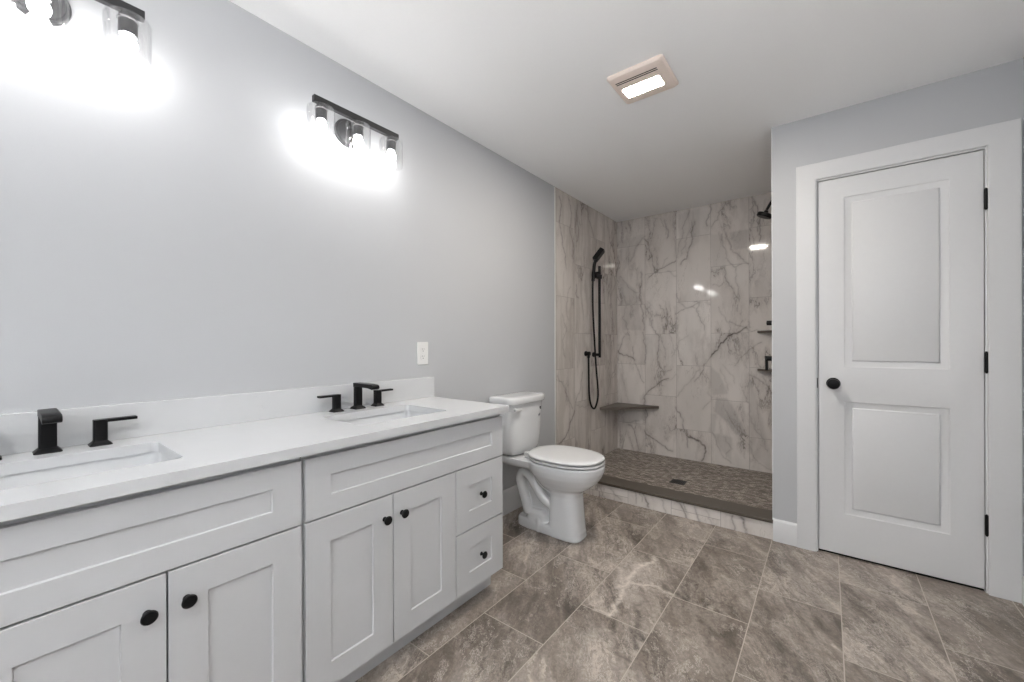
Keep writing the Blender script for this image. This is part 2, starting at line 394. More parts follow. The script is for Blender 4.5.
# ---------------------------------------------------------------- vein marks of the stone, in metres on their own surfaces
VEINS_BACK=[
(5,0.6,[(0.287,2.229),(0.339,2.118),(0.369,2.021),(0.383,1.927),(0.43,1.891),(0.338,1.829)]),
(5,0.7,[(0.383,1.937),(0.395,1.874),(0.47,1.907),(0.558,1.946),(0.597,1.961)]),
(3,0.4,[(0.47,1.907),(0.49,1.985),(0.519,2.001)]),
(8,0.35,[(0.297,2.249),(0.234,2.186),(0.19,2.108),(0.147,2.019)]),
(7,0.5,[(0.491,2.378),(0.505,2.315),(0.516,2.193)]),
(4,0.35,[(0.451,2.396),(0.485,2.309),(0.504,2.235)]),
(6,0.4,[(0.72,2.432),(0.683,2.332),(0.664,2.237),(0.626,2.125),(0.606,1.99)]),
(6,0.65,[(0.769,2.306),(0.752,2.251),(0.752,2.154),(0.71,2.035),(0.644,1.922)]),
(3,0.4,[(0.738,2.254),(0.701,2.192),(0.673,2.079),(0.654,2.023)]),
(8,0.45,[(0.254,1.89),(0.264,1.785),(0.249,1.681),(0.253,1.556),(0.274,1.388),(0.284,1.3)]),
(6,0.35,[(0.035,1.871),(0.091,1.801),(0.168,1.709),(0.222,1.684)]),
(6,0.4,[(0.295,1.553),(0.347,1.468),(0.367,1.323)]),
(5,0.4,[(0.439,1.545),(0.483,1.481),(0.508,1.38),(0.514,1.299)]),
(6,0.4,[(0.605,1.643),(0.624,1.563),(0.69,1.5),(0.763,1.525),(0.813,1.551)]),
(4,0.5,[(0.69,1.5),(0.633,1.474),(0.605,1.455)]),
(6,0.3,[(0.519,1.871),(0.596,1.813)]),
(5,0.3,[(0.057,1.697),(0.101,1.565),(0.056,1.439),(0.123,1.308)]),
(4,0.3,[(0.333,1.582),(0.358,1.549),(0.295,1.522)]),
(5,0.6,[(0.897,2.433),(0.892,2.33),(0.867,2.288),(0.879,2.248)]),
(4,0.5,[(1.033,2.432),(1.008,2.382),(0.974,2.352),(0.966,2.288),(0.914,2.232)]),
(5,0.6,[(1.234,2.434),(1.261,2.365),(1.279,2.308),(1.294,2.217),(1.297,2.128),(1.291,2.041)]),
(5,0.5,[(1.294,2.27),(1.271,2.221),(1.279,2.131)]),
(5,0.6,[(1.032,2.155),(1.057,2.078),(1.073,2.002),(1.13,1.948),(1.177,1.879),(1.209,1.857)]),
(6,0.4,[(0.999,2.152),(1.007,2.048),(1.037,1.97),(1.057,1.894),(1.097,1.843),(1.154,1.864)]),
(5,0.55,[(1.015,1.853),(1.023,1.768),(1.048,1.711),(1.089,1.634),(1.124,1.567)]),
(4,0.4,[(1.113,1.832),(1.108,1.741),(1.129,1.612)]),
(3,0.4,[(0.921,1.704),(0.973,1.68),(1.015,1.714)]),
(4,0.5,[(0.762,1.554),(0.807,1.542),(0.798,1.446),(0.824,1.368),(0.851,1.291)]),
(3,0.4,[(0.725,1.508),(0.771,1.496),(0.807,1.465)]),
(4,0.35,[(0.972,1.494),(1.014,1.417),(1.055,1.342)]),
(4,0.6,[(1.055,1.36),(1.12,1.322),(1.168,1.311),(1.192,1.293)]),
(4,0.4,[(1.208,1.355),(1.223,1.301)]),
(3,0.4,[(1.204,1.965),(1.193,1.993),(1.214,2.017)]),
(6,0.8,[(0.01,1.088),(0.066,1.041),(0.144,1.03),(0.187,0.995)]),
(4,0.5,[(0.078,1.239),(0.044,1.153),(0.014,1.088)]),
(4,0.5,[(0.17,1.132),(0.176,1.005),(0.219,0.901),(0.251,0.808),(0.283,0.768)]),
(6,0.5,[(0.274,1.278),(0.284,1.174),(0.298,0.966)]),
(4,0.4,[(0.101,1.388),(0.134,1.281)]),
(5,0.6,[(0.367,1.4),(0.377,1.317),(0.418,1.255),(0.434,1.153),(0.421,1.051),(0.437,0.97),(0.467,0.91),(0.481,0.85)]),
(4,0.5,[(0.481,0.85),(0.487,0.891),(0.555,0.914)]),
(6,0.65,[(0.526,0.822),(0.481,0.81),(0.417,0.755),(0.345,0.7),(0.289,0.633),(0.282,0.55),(0.313,0.428),(0.296,0.364)]),
(3,0.3,[(0.481,0.81),(0.555,0.814),(0.594,0.865)]),
(8,0.2,[(0.044,0.981),(0.054,0.809),(0.099,0.661),(0.131,0.557)]),
(6,0.3,[(0.812,0.923),(0.761,0.854),(0.715,0.793),(0.65,0.72),(0.612,0.658)]),
(3,0.3,[(0.527,1.353),(0.556,1.213),(0.585,1.093)]),
(3,0.3,[(0.707,1.241),(0.614,1.173),(0.556,1.033)]),
(6,0.6,[(0.12,0.322),(0.153,0.315),(0.185,0.267),(0.206,0.164),(0.228,0.083)]),
(4,0.4,[(0.053,0.335),(0.142,0.346),(0.228,0.377)]),
(4,0.5,[(0.196,0.373),(0.185,0.288)]),
(6,0.7,[(0.288,0.29),(0.323,0.239),(0.385,0.211),(0.455,0.17),(0.514,0.129),(0.563,0.12)]),
(3,0.4,[(0.323,0.239),(0.364,0.146),(0.384,0.067)]),
(6,0.6,[(0.593,0.548),(0.64,0.464),(0.659,0.368),(0.69,0.293),(0.701,0.178)]),
(7,0.9,[(0.69,0.293),(0.742,0.271),(0.81,0.252)]),
(7,0.95,[(1.19,1.307),(1.145,1.271),(1.08,1.247),(1.023,1.196),(0.985,1.164),(0.956,1.1),(0.907,1.046)]),
(5,0.5,[(0.907,1.046),(0.847,0.969),(0.817,0.88),(0.765,0.808)]),
(3,0.4,[(0.897,1.024),(0.857,1.002)]),
(5,0.4,[(1.304,1.173),(1.243,1.123),(1.171,1.061),(1.126,0.998),(1.098,0.966)]),
(3,0.4,[(1.062,1.373),(1.071,1.289),(1.052,1.227)]),
(3,0.5,[(1.19,1.307),(1.216,1.27),(1.278,1.274)]),
(7,0.95,[(0.722,0.289),(0.805,0.25),(0.849,0.219),(0.861,0.167),(0.825,0.074)]),
(4,0.4,[(1.161,0.751),(1.185,0.691),(1.215,0.632),(1.206,0.55),(1.232,0.471),(1.293,0.378),(1.344,0.245)]),
(5,0.5,[(1.216,0.888),(1.277,0.86),(1.329,0.813),(1.371,0.746)]),
(4,0.45,[(1.312,0.882),(1.346,0.804),(1.366,0.765)]),
(4,0.3,[(1.022,0.573),(1.059,0.493),(1.106,0.414),(1.187,0.353)]),
(6,0.35,[(0.915,0.348),(0.983,0.187),(1.068,0.096)]),
(5,0.3,[(1.021,0.319),(1.077,0.223),(1.021,0.129)]),
(4,0.4,[(1.205,0.284),(1.249,0.169),(1.31,0.119),(1.369,0.09)]),
(3,0.3,[(0.985,0.93),(1.023,0.826),(1.051,0.744)]),
(3,0.3,[(1.004,0.973),(1.088,0.872),(1.097,0.809)]),
(5,0.3,[(0.876,0.71),(0.916,0.67),(0.836,0.555)])]
SMUDGE_BACK=[
(0.35,[(0.897,0.959),(0.975,0.887),(1.051,0.712),(0.916,0.691),(0.897,0.819)]),
(0.45,[(0.945,0.672),(1.041,0.669),(1.115,0.54),(1.187,0.363),(1.106,0.352),(1.022,0.467),(0.935,0.543)]),
(0.3,[(0.901,0.346),(1.078,0.327),(1.068,0.116),(1.002,0.19)]),
(0.25,[(1.207,0.877),(1.294,0.599),(1.361,0.248),(1.369,0.09),(1.205,0.222)]),
(0.3,[(0.906,0.518),(0.955,0.524),(0.935,0.35),(0.901,0.346)]),
(0.4,[(1.057,2.16),(1.21,2.161),(1.209,2.0),(1.098,1.998)]),
(0.2,[(0.905,2.167),(0.991,2.153),(1.04,1.859),(0.922,1.854)]),
(0.3,[(0.012,1.873),(0.211,1.706),(0.263,1.301),(0.056,1.305)]),
(0.2,[(0.617,2.404),(0.816,2.422),(0.815,2.116),(0.635,1.986)]),
(0.2,[(0.013,2.241),(0.287,2.271),(0.169,2.026),(0.058,1.912)])]
VEINS_LEFT=[
(9,0.5,[(2.893,2.385),(2.926,2.309),(2.892,2.181),(2.941,2.055),(2.974,1.941),(3.007,1.807)]),
(7,0.45,[(3.045,2.411),(3.098,2.301),(3.061,2.151),(3.143,2.007),(3.131,1.879)]),
(7,0.5,[(3.208,2.402),(3.189,2.288),(3.226,2.187),(3.188,2.069)]),
(6,0.45,[(3.384,2.411),(3.416,2.324),(3.486,2.244),(3.529,2.175)]),
(5,0.6,[(3.178,1.687),(3.166,1.613),(3.222,1.573)]),
(6,0.3,[(4.081,2.397),(3.95,2.24),(3.874,2.12),(3.974,2.011)]),
(5,0.3,[(3.076,1.657),(3.006,1.51),(3.039,1.372)]),
(5,0.3,[(3.28,1.531),(3.318,1.384)]),
(8,0.3,[(3.973,1.947),(4.024,1.803),(3.921,1.665)]),
(7,0.8,[(2.882,0.342),(2.999,0.389),(3.052,0.45),(3.106,0.531),(3.142,0.579)]),
(5,0.45,[(3.142,0.579),(3.18,0.683),(3.256,0.785),(3.295,0.912)]),
(5,0.45,[(2.853,0.904),(2.918,0.848),(2.984,0.756),(3.053,0.662),(3.106,0.602)]),
(3,0.4,[(2.837,0.871),(2.951,0.846),(2.984,0.791)]),
(4,0.3,[(3.161,0.631),(3.333,0.582),(3.414,0.6)]),
(4,0.5,[(4.018,0.936),(3.915,0.835),(3.84,0.715),(3.791,0.617)]),
(4,0.3,[(3.915,0.814),(4.018,0.85)]),
(5,0.35,[(2.937,1.414),(3.004,1.295),(2.936,1.19),(2.986,1.051)]),
(4,0.3,[(3.184,1.373),(3.164,1.191),(3.2,0.954)])]
FLOOR_DARK=[
(10,0.9,[(1.091,1.73),(1.12,1.67),(1.132,1.623)]),
(8,0.8,[(1.039,1.609),(1.054,1.563),(1.07,1.538)]),
(12,1.0,[(1.112,1.607),(1.141,1.558),(1.169,1.512)]),
(21,1.0,[(1.134,1.605),(1.156,1.587),(1.177,1.581)]),
(18,1.0,[(1.188,1.976),(1.217,1.95),(1.243,1.935)]),
(9,0.9,[(1.195,2.031),(1.223,1.991),(1.25,1.94)]),
(9,0.8,[(1.3,1.991),(1.32,1.928)]),
(8,0.6,[(1.116,1.997),(1.159,1.954)]),
(8,0.6,[(1.119,1.45),(1.152,1.443),(1.177,1.44)]),
(8,0.5,[(1.076,1.74),(1.102,1.827)]),
(12,0.6,[(1.31,1.857),(1.37,1.787),(1.385,1.695)])]
FLOOR_PALE=[
(12,0.9,[(0.998,2.221),(0.978,2.103),(0.971,1.98),(0.989,1.81),(1.006,1.686),(1.008,1.628)]),
(8,0.8,[(0.989,1.917),(1.041,1.931),(1.104,1.961),(1.179,1.945)]),
(12,0.6,[(0.893,2.007),(0.939,1.928),(0.954,1.833)]),
(8,0.6,[(1.008,1.628),(0.969,1.636),(0.939,1.623)])]
VEINS_CURB=[(5,0.5,[(0.466,0.075),(0.501,0.043),(0.548,0.016)]),(7,0.8,[(0.712,0.104),(0.734,0.053),(0.75,0.013)]),
(5,0.4,[(0.648,0.102),(0.661,0.017)]),(6,0.8,[(0.935,0.106),(0.975,0.074),(0.992,0.037),(1.009,-0.005)]),
(5,0.5,[(0.986,0.095),(1.014,0.031)]),(6,0.5,[(1.058,0.083),(1.074,0.035),(1.09,-0.007)]),
(5,0.5,[(1.28,0.088),(1.289,-0.008)]),(8,0.8,[(1.323,0.097),(1.342,0.05),(1.356,-0.005)]),(4,0.4,[(0.842,0.084),(0.871,0.007)]),
(5,0.4,[(0.687,0.105),(0.706,0.04)]),(4,0.3,[(1.122,0.082),(1.164,-0.01)])]
# ---------------------------------------------------------------- traced veins -> attributes on a fine grid
def paint_grid(name, mp, u0, u1, v0, v1, m, veins, smudges, res=.006, names=('vein', 'halo', 'smudge'), kind='structure', thick=None, pale=None):
    nu, nv = int((u1-u0)/res)+1, int((v1-v0)/res)+1
    us, vs = np.linspace(u0, u1, nu), np.linspace(v0, v1, nv)
    UU, VV = np.meshgrid(us, vs); ve = np.zeros_like(UU); ha = np.zeros_like(UU); sm = np.zeros_like(UU)
    rg = np.random.RandomState(3)
    for which, (wmm, st, pts) in [(0, v) for v in veins] + [(1, v) for v in (pale or [])]:
        P = [np.array(p, float) for p in pts]
        for _ in range(4):          # midpoint displacement makes the vein jagged
            Q = [P[0]]
            for a, b in zip(P, P[1:]):
                d = b-a; L = np.hypot(*d)+1e-9; nrm = np.array([-d[1], d[0]])/L
                Q += [(a+b)/2 + nrm*rg.normal(0, .09)*L, b]
            P = Q
        dist = np.full(UU.shape, 9.0)
        w = wmm*.001
        for a, b in zip(P, P[1:]):
            lo = np.minimum(a, b)-.07; hi = np.maximum(a, b)+.07
            i0, i1 = np.searchsorted(us, [lo[0], hi[0]]); j0, j1 = np.searchsorted(vs, [lo[1], hi[1]])
            if i1 <= i0 or j1 <= j0: continue
            su, sv = UU[j0:j1, i0:i1], VV[j0:j1, i0:i1]; d = b-a; L2 = (d@d)+1e-12
            t = np.clip(((su-a[0])*d[0]+(sv-a[1])*d[1])/L2, 0, 1)
            dd = np.hypot(su-a[0]-t*d[0], sv-a[1]-t*d[1]); dist[j0:j1, i0:i1] = np.minimum(dist[j0:j1, i0:i1], dd)
        if which: ha = np.maximum(ha, st*np.exp(-(dist/(w*.9))**2)); continue
        ve = np.maximum(ve, st*np.exp(-(dist/(w*.85))**2))
        if pale is None: ha = np.maximum(ha, st*.55*np.exp(-(dist/(w*3.6))**2))
    for st, pts in smudges:
        P = np.array(pts); ins = np.zeros(UU.shape, bool); j = len(P)-1
        for i in range(len(P)):
            c = ((P[i, 1] > VV) != (P[j, 1] > VV)) & (UU < (P[j, 0]-P[i, 0])*(VV-P[i, 1])/(P[j, 1]-P[i, 1]+1e-9)+P[i, 0]); ins ^= c; j = i
        k = ins.astype(float)
        for _ in range(3):
            k[1:-1, 1:-1] = (k[1:-1, 1:-1]*2+k[:-2, 1:-1]+k[2:, 1:-1]+k[1:-1, :-2]+k[1:-1, 2:])/6
        sm = np.maximum(sm, st*k)
    co = [mp(a, b) for a, b in zip(UU.ravel(), VV.ravel())]
    idx = np.arange(nu*nv).reshape(nv, nu)
    fc = np.stack([idx[:-1, :-1], idx[:-1, 1:], idx[1:, 1:], idx[1:, :-1]], -1).reshape(-1, 4).tolist()
    if thick is not None:           # close the slab with a back face so it has real depth
        n = len(co); c4 = [(u0, v0), (u1, v0), (u1, v1), (u0, v1)]
        co += [tuple(np.array(mp(*c))+np.array(thick)) for c in c4]
        k = [idx[0, 0], idx[0, -1], idx[-1, -1], idx[-1, 0]]
        fc += [[n, n+3, n+2, n+1]]
        edges = [idx[0, :].tolist(), idx[:, -1].tolist(), idx[-1, ::-1].tolist(), idx[::-1, 0].tolist()]
        for e, (a, b) in zip(edges, ((n, n+1), (n+1, n+2), (n+2, n+3), (n+3, n))): fc.append([a]+e[:1]+e[1:]+[b])
        pad = 4
    else: pad = 0
    me = bpy.data.meshes.new(name); me.from_pydata([tuple(map(float, c)) for c in co], [], fc); me.materials.append(m)
    for nm, arr in zip(names, (ve, ha, sm)):
        at = me.attributes.new(nm, 'FLOAT', 'POINT'); at.data.foreach_set('value', np.concatenate([arr.ravel(), np.zeros(pad)]).astype(np.float32))
    o = bpy.data.objects.new(name, me); COL.objects.link(o); o['kind'] = kind; return o

YB, YD, XW, XR, YR = 4.0612, 2.848, 1.494, 2.447, -2.60     # back of shower, door wall, partition edge, right wall, rear wall
TE = 2.818                                                   # where the shower tile starts on the left wall
# floor with its traced vein marks
paint_grid('floor', lambda u, v: (u, v, 0), 0, XR, YR, YD+.02, M['floor'], FLOOR_DARK, [], res=.008, names=('dark', 'pale', 'smudge'), pale=FLOOR_PALE, thick=(0, 0, -.06))
def struct(name, bm, m, **k): return obj(name, bm, m, kind='structure', **k)
struct('wall_left', bx(-.10, 0, YR, TE, -.06, ROOM_H), M['wall'])
struct('wall_right', bx(XR, XR+.10, YR, YD+.12, -.06, ROOM_H), M['wall'])
bm = nb()                                        # rear wall with an opening for the added window
box(bm, -.10, 1.10, YR-.10, YR, -.06, ROOM_H); box(bm, 2.30, XR+.10, YR-.10, YR, -.06, ROOM_H)
box(bm, 1.10, 2.30, YR-.10, YR, -.06, .80); box(bm, 1.10, 2.30, YR-.10, YR, 2.30, ROOM_H)
struct('wall_rear', bm, M['wall'])
bm = nb(); box(bm, 1.10, 1.15, YR-.08, YR-.02, .80, 2.30); box(bm, 2.25, 2.30, YR-.08, YR-.02, .80, 2.30)
box(bm, 1.15, 2.25, YR-.08, YR-.02, .80, .85); box(bm, 1.15, 2.25, YR-.08, YR-.02, 2.25, 2.30)
box(bm, 1.15, 2.25, YR-.07, YR-.03, 1.53, 1.57)
wn = struct('added_window_1', bm, M['trim']); obj('added_window_pane', bx(1.149, 2.251, YR-.052, YR-.048, .849, 2.251), M['glass'], wn)  # unseen window, added to let in the fill daylight
struct('ceiling', bx(-.10, XR+.10, YR-.10, YB+.10, ROOM_H, ROOM_H+.06), M['ceil'])
# painted partition with the door opening (door 1.702..2.337 wide, 2.085 high)
D0, D1, DH = 1.702, 2.337, 2.080
bm = nb(); box(bm, XW, D0, YD, YD+.12, 0, ROOM_H); box(bm, D1, XR, YD, YD+.12, 0, ROOM_H); box(bm, D0, D1, YD, YD+.12, DH, ROOM_H)
struct('wall_door', bm, M['wall'])
# unseen dark shell added behind the door to keep light from leaking under it
bm = nb(); box(bm, XW+.10, XR+.10, 3.55, 3.60, 0, ROOM_H); struct('wall_light_block', bm, M['dark'])
struct('floor_light_block', bx(XW, XR, YD+.0205, 3.55, -.06, -.001), M['dark'])
struct('wall_light_block_side', bx(XR, XR+.10, YD+.12, 3.60, 0, ROOM_H), M['dark'])
# shower walls
paint_grid('wall_back', lambda u, v: (u, YB, v), 0, XW, .0, ROOM_H, M['marble_back'], VEINS_BACK, SMUDGE_BACK, thick=(0, .09, 0))
paint_grid('wall_shower_left', lambda u, v: (0.0, u, v), TE+.006, YB, .0, ROOM_H, M['marble_side'], VEINS_LEFT, [], thick=(-.10, 0, 0))
struct('wall_shower_right', bx(XW, XW+.10, YD+.12, YB+.09, 0, ROOM_H), M['marble_right'])
struct('floor_shower', bx(0, XW, 2.985, YB, 0, .062), M['mosaic'])
struct('trim_1', bx(-.01, .006, TE-.004, TE+.006, 0, ROOM_H), M['metaltrim'])                  # metal profile, tile edge on the left wall
struct('trim_2', bx(XW-.004, XW+.0005, YD-.003, YD+.009, .121, ROOM_H), M['trim'])              # corner bead at the partition
# shower curb
cb = thing('shower_curb', (.747, 2.92, 0), 'low marble-tiled shower curb topped with a flat taupe stone strip', 'shower curb')
o0 = (.747, 2.92, 0)
fa = paint_grid('tiled_face', lambda u, v: (u-o0[0], YD-o0[1], v), 0, XW, 0, .100, M['marble_curb'], VEINS_CURB, [], res=.005, thick=(0, .137, 0))
fa.parent = cb; del fa['kind']
obj('cap', bx(0.0, XW, YD-.012, 3.000, .1005, .119), M['cap'], cb, bevel=.002, off=o0, label='dark taupe stone cap')
# baseboards
def base_prof(bm, h, t, mp):
    """profile: (depth, height)"""
    return [(0, 0), (t, 0), (t, h-.014), (t-.004, h-.006), (t-.008, h), (0, h)]
def basebd(name, h, t, a, b, axis, at, sgn):
    bm = nb(); P = base_prof(bm, h, t, None)
    if axis == 'y': prism(bm, P, a, b, lambda u, v, w: (at+sgn*u, w, v))
    else: prism(bm, P, a, b, lambda u, v, w: (w, at+sgn*u, v))
    return obj(name, bm, M['trim'], smooth=True, kind='structure')
basebd('baseboard_left', .165, .014, 1.500, TE-.004, 'y', 0, 1)
basebd('baseboard_door', .128, .014, XW, 1.611, 'x', YD, -1)
basebd('baseboard_right', .128, .014, YR, YD-.0205, 'y', XR, -1)
basebd('baseboard_rear', .128, .014, 0, XR-.015, 'x', YR, 1)

# ---------------------------------------------------------------- door
dr = thing('door_1', (2.02, YD, 0), kind='structure'); od = (2.02, YD, 0)
bm = nb(); mpd = lambda u, v, w: (u, YD+.004-w, v)
panelled(bm, (1.7105, 2.3285), (.014, 2.068), [(1.822, 2.219, 1.036, 1.962), (1.822, 2.219, .236, .848)],
         [(0, 0), (.002, -.003), (.006, -.0045), (.030, -.0135), (.033, -.0135), (.036, -.0055), (.039, -.0045)], .035, mpd)
obj('door_panel', bm, M['trim'], dr, bevel=.0012, seg=1, angle=50, off=od)
# jamb and stop
bm = nb(); box(bm, D0-.001, D0+.006, YD-.001, YD+.119, 0, DH); box(bm, D1-.006, D1+.001, YD-.001, YD+.119, 0, DH); box(bm, D0+.006, D1-.006, YD-.001, YD+.119, DH-.008, DH+.001)
box(bm, D0+.006, D0+.018, YD+.041, YD+.075, 0, DH-.008); box(bm, D1-.018, D1-.006, YD+.041, YD+.075, 0, DH-.008); box(bm, D0+.018, D1-.018, YD+.041, YD+.075, DH-.02, DH-.008)
obj('door_jamb', bm, M['trim'], dr, off=od)
# casing: mitred, with a shallow inner bead
cas = nb(); prof = [(0, 0), (0, .013), (.003, .0155), (.008, .017), (.088, .018), (.091, .016), (.091, 0)]   # (distance from opening, thickness)
a, b, h = D0-.001, D1+.001, DH+.001
wr = (2.438-b)/.091
R0 = [(a-d, YD-t, 0) for d, t in prof]; R1 = [(a-d, YD-t, h+d) for d, t in prof]
R2 = [(b+d*wr, YD-t, h+d) for d, t in prof]; R3 = [(b+d*wr, YD-t, 0) for d, t in prof]
loft(cas, [R0, R1, R2, R3]); obj('door_casing', cas, M['trim'], dr, off=od, smooth=True, angle=25)
for z in (1.835, 1.075, .318):
    bm = nb(); tube(bm, [(2.3325, YD-.010, z-.045), (2.3325, YD-.010, z+.045)], .0062, 12)
    tube(bm, [(2.3325, YD-.010, z-.051), (2.3325, YD-.010, z-.045)], [.003, .0062], 10); tube(bm, [(2.3325, YD-.010, z+.045), (2.3325, YD-.010, z+.051)], [.0062, .003], 10)
    box(bm, 2.3285, 2.3365, YD-.012, YD+.003, z-.045, z+.045)
    obj('hinge', bm, M['black'], dr, smooth=True, off=od, label='black butt hinge')
bm = nb(); lathe(bm, [(.0, .0), (.031, .0), (.031, -.006), (.026, -.010), (.013, -.012), (.0115, -.030), (.020, -.038), (.0275, -.046), (.0285, -.056), (.0245, -.064), (.012, -.067), (.0, -.0675)], (1.775, YD+.004, .945), 'y', 32)
obj('door_knob', bm, M['black'], dr, smooth=True, off=od, label='round black door knob')
obj('strike_plate', bx(1.7030, 1.7065, YD-.004, YD+.004, .916, .972), M['black'], dr, off=od, label='black latch strike')
# ---------------------------------------------------------------- vanity
XF = .535
def shaker(name, parent, o, y0, y1, z0, z1, fr=.077, frz=None, label=None):
    bm = nb(); fz = frz if frz else fr
    panelled(bm, (y0, y1), (z0, z1), [(y0+fr, y1-fr, z0+fz, z1-fz)], [(0, 0), (.0012, -.0062)], .019, lambda u, v, w: (XF+w, u, v))
    return obj(name, bm, M['cab'], parent, bevel=.0009, seg=1, angle=50, off=o, label=label)
def knob(parent, o, y, z):
    bm = nb(); lathe(bm, [(0, 0), (.0085, 0), (.0085, .002), (.0055, .004), (.005, .012), (.0095, .0165), (.0150, .0195), (.0158, .0225), (.0135, .0255), (.006, .027), (0, .0272)], (XF+.0002, y, z), 'x', 24)
    return obj('knob', bm, M['black'], parent, smooth=True, off=o, label='round black knob')
def cabinet(y0, y1, doors_first, label):
    o = (.25, (y0+y1)/2, 0); t = thing('vanity_cabinet', o, label, 'bathroom cabinet', 'vanity cabinets under the countertop')
    bm = nb(); p = .016                       # open-topped carcass: sides, back, bottom, front rails
    box(bm, .002, .516, y0, y0+p, .105, .845); box(bm, .002, .516, y1-p, y1, .105, .845)
    box(bm, .002, .002+p, y0+p, y1-p, .105, .845); box(bm, .002+p, .516, y0+p, y1-p, .105, .105+p)
    box(bm, .478, .490, y0+p, y1-p, .105+p, .790)
    box(bm, .478, .516, y0+p, y1-p, .790, .845)
    obj('cabinet_body', bm, M['cab'], t, off=o)
    bm = nb(); box(bm, .015, .455, y0+.0, y1, .0, .1045); obj('toe_kick', bm, M['cab'], t, off=o)
    g = .0021; f = y1-y0-.004; L = y0+.002; third = f/3
    shaker('false_front', t, o, L+g, L+f-g, .643, .8275, .078, .061)
    if doors_first: ds = [(L, L+third), (L+third, L+2*third)]; dw = (L+2*third, L+f)
    else: dw = (L, L+third); ds = [(L+third, L+2*third), (L+2*third, L+f)]
    mid = ds[0][1]
    for k, (a, b) in enumerate(ds):
        d = shaker('door', t, o, a+g, b-g, .109, .6375, .077)
        kn = knob(t, o, mid + (-.036 if k == 0 else .036), .5615); kn.parent = d
    for z0, z1 in ((.372, .6375), (.109, .3665)):
        d = shaker('drawer', t, o, dw[0]+g, dw[1]-g, z0, z1, .077)
        kn = knob(t, o, (dw[0]+dw[1])/2, (z0+z1)/2); kn.parent = d
    return t
cabinet(.5655, 1.491, True, 'white shaker vanity cabinet next to the toilet, drawers at its far end')
cabinet(-.364, .5615, False, 'white shaker vanity cabinet at the near left, cut off by the photo edge')

# countertop with two sink cut-outs (2D curve with holes -> mesh)
ZT = .876; SX0, SX1 = .143, .433; SINKS = (.098, 1.027); SW = .212
def rrect(x0, x1, y0, y1, r, n=6):
    pts = []
    for cx, cy, a0 in ((x1-r, y1-r, 0), (x0+r, y1-r, 90), (x0+r, y0+r, 180), (x1-r, y0+r, 270)):
        for k in range(n+1): a = R(a0+90*k/n); pts.append((cx+r*math.cos(a), cy+r*math.sin(a)))
    return pts
cu = bpy.data.curves.new('slab', 'CURVE'); cu.dimensions = '2D'; cu.fill_mode = 'BOTH'; cu.extrude = .0145; cu.bevel_depth = .0005; cu.bevel_resolution = 1
oc = (.28, .56, ZT-.03)
def spl(pts):
    s = cu.splines.new('POLY'); s.points.add(len(pts)-1); s.use_cyclic_u = True
    for p, (x, y) in zip(s.points, pts): p.co = (x-oc[0], y-oc[1], 0, 1)
spl(rrect(.0045, .5585, -.3895, 1.5085, .002, 2))
for yc in SINKS: spl(rrect(SX0, SX1, yc-SW, yc+SW, .022))
tmp = bpy.data.objects.new('tmp', cu); COL.objects.link(tmp)
dg = bpy.context.evaluated_depsgraph_get(); me = bpy.data.meshes.new_from_object(tmp.evaluated_get(dg)); bpy.data.objects.remove(tmp)
me.materials.clear(); me.materials.append(M['quartz'])
for p in me.polygons: p.use_smooth = False
if me.attributes.get('custom_normal'): me.attributes.remove(me.attributes['custom_normal'])
ct = thing('countertop', oc, 'long white quartz countertop with backsplash and two undermount sink cut-outs', 'countertop')
sl = bpy.data.objects.new('slab', me); COL.objects.link(sl); sl.parent = ct; sl.location = (0, 0, .015)
obj('backsplash', bx(.0005, .0205, -.390, 1.517, ZT, ZT+.1085), M['quartz'], ct, bevel=.0012, off=oc)

def sink(yc, label):
    o = (.288, yc, ZT-.03-.14); t = thing('sink', o, label, 'sink', 'undermount sinks')
    bm = nb(); c = .288; a, b = .150, .218; zt = ZT-.0305
    rings = []
    for ins, z in ((-.012, zt), (-.012, zt-.006), (0, zt-.008) , (.004, zt-.10), (.012, zt-.125), (.035, zt-.138)):
        rings.append([(x, y, z) for x, y in rrect(c-a+ins-.006, c+a-ins+.006, yc-b+ins-.006, yc+b-ins+.006, .03, 6)])
    inner = []
    for ins, z in ((.030, zt-.132), (.006, zt-.118), (-.001, zt-.09), (-.003, zt-.0)):
        inner.append([(x, y, z) for x, y in rrect(c-a+ins+.002, c+a-ins-.002, yc-b+ins+.002, yc+b-ins-.002, .028, 6)])
    loft(bm, rings[::-1] + inner[::-1], cap=True)
    obj('basin', bm, M['porc'], t, smooth=True, angle=50, off=o)
    bm = nb(); lathe(bm, [(0, 0), (.022, 0), (.022, .002), (.018, .0035), (.012, .003), (.0, .0032)], (.25, yc, zt-.1318), 'z', 24)
    obj('drain', bm, M['black'], t, smooth=True, off=o)
    return t
sink(SINKS[0], 'white rectangular undermount sink at the near left end of the countertop')
sink(SINKS[1], 'white rectangular undermount sink at the toilet end of the countertop')

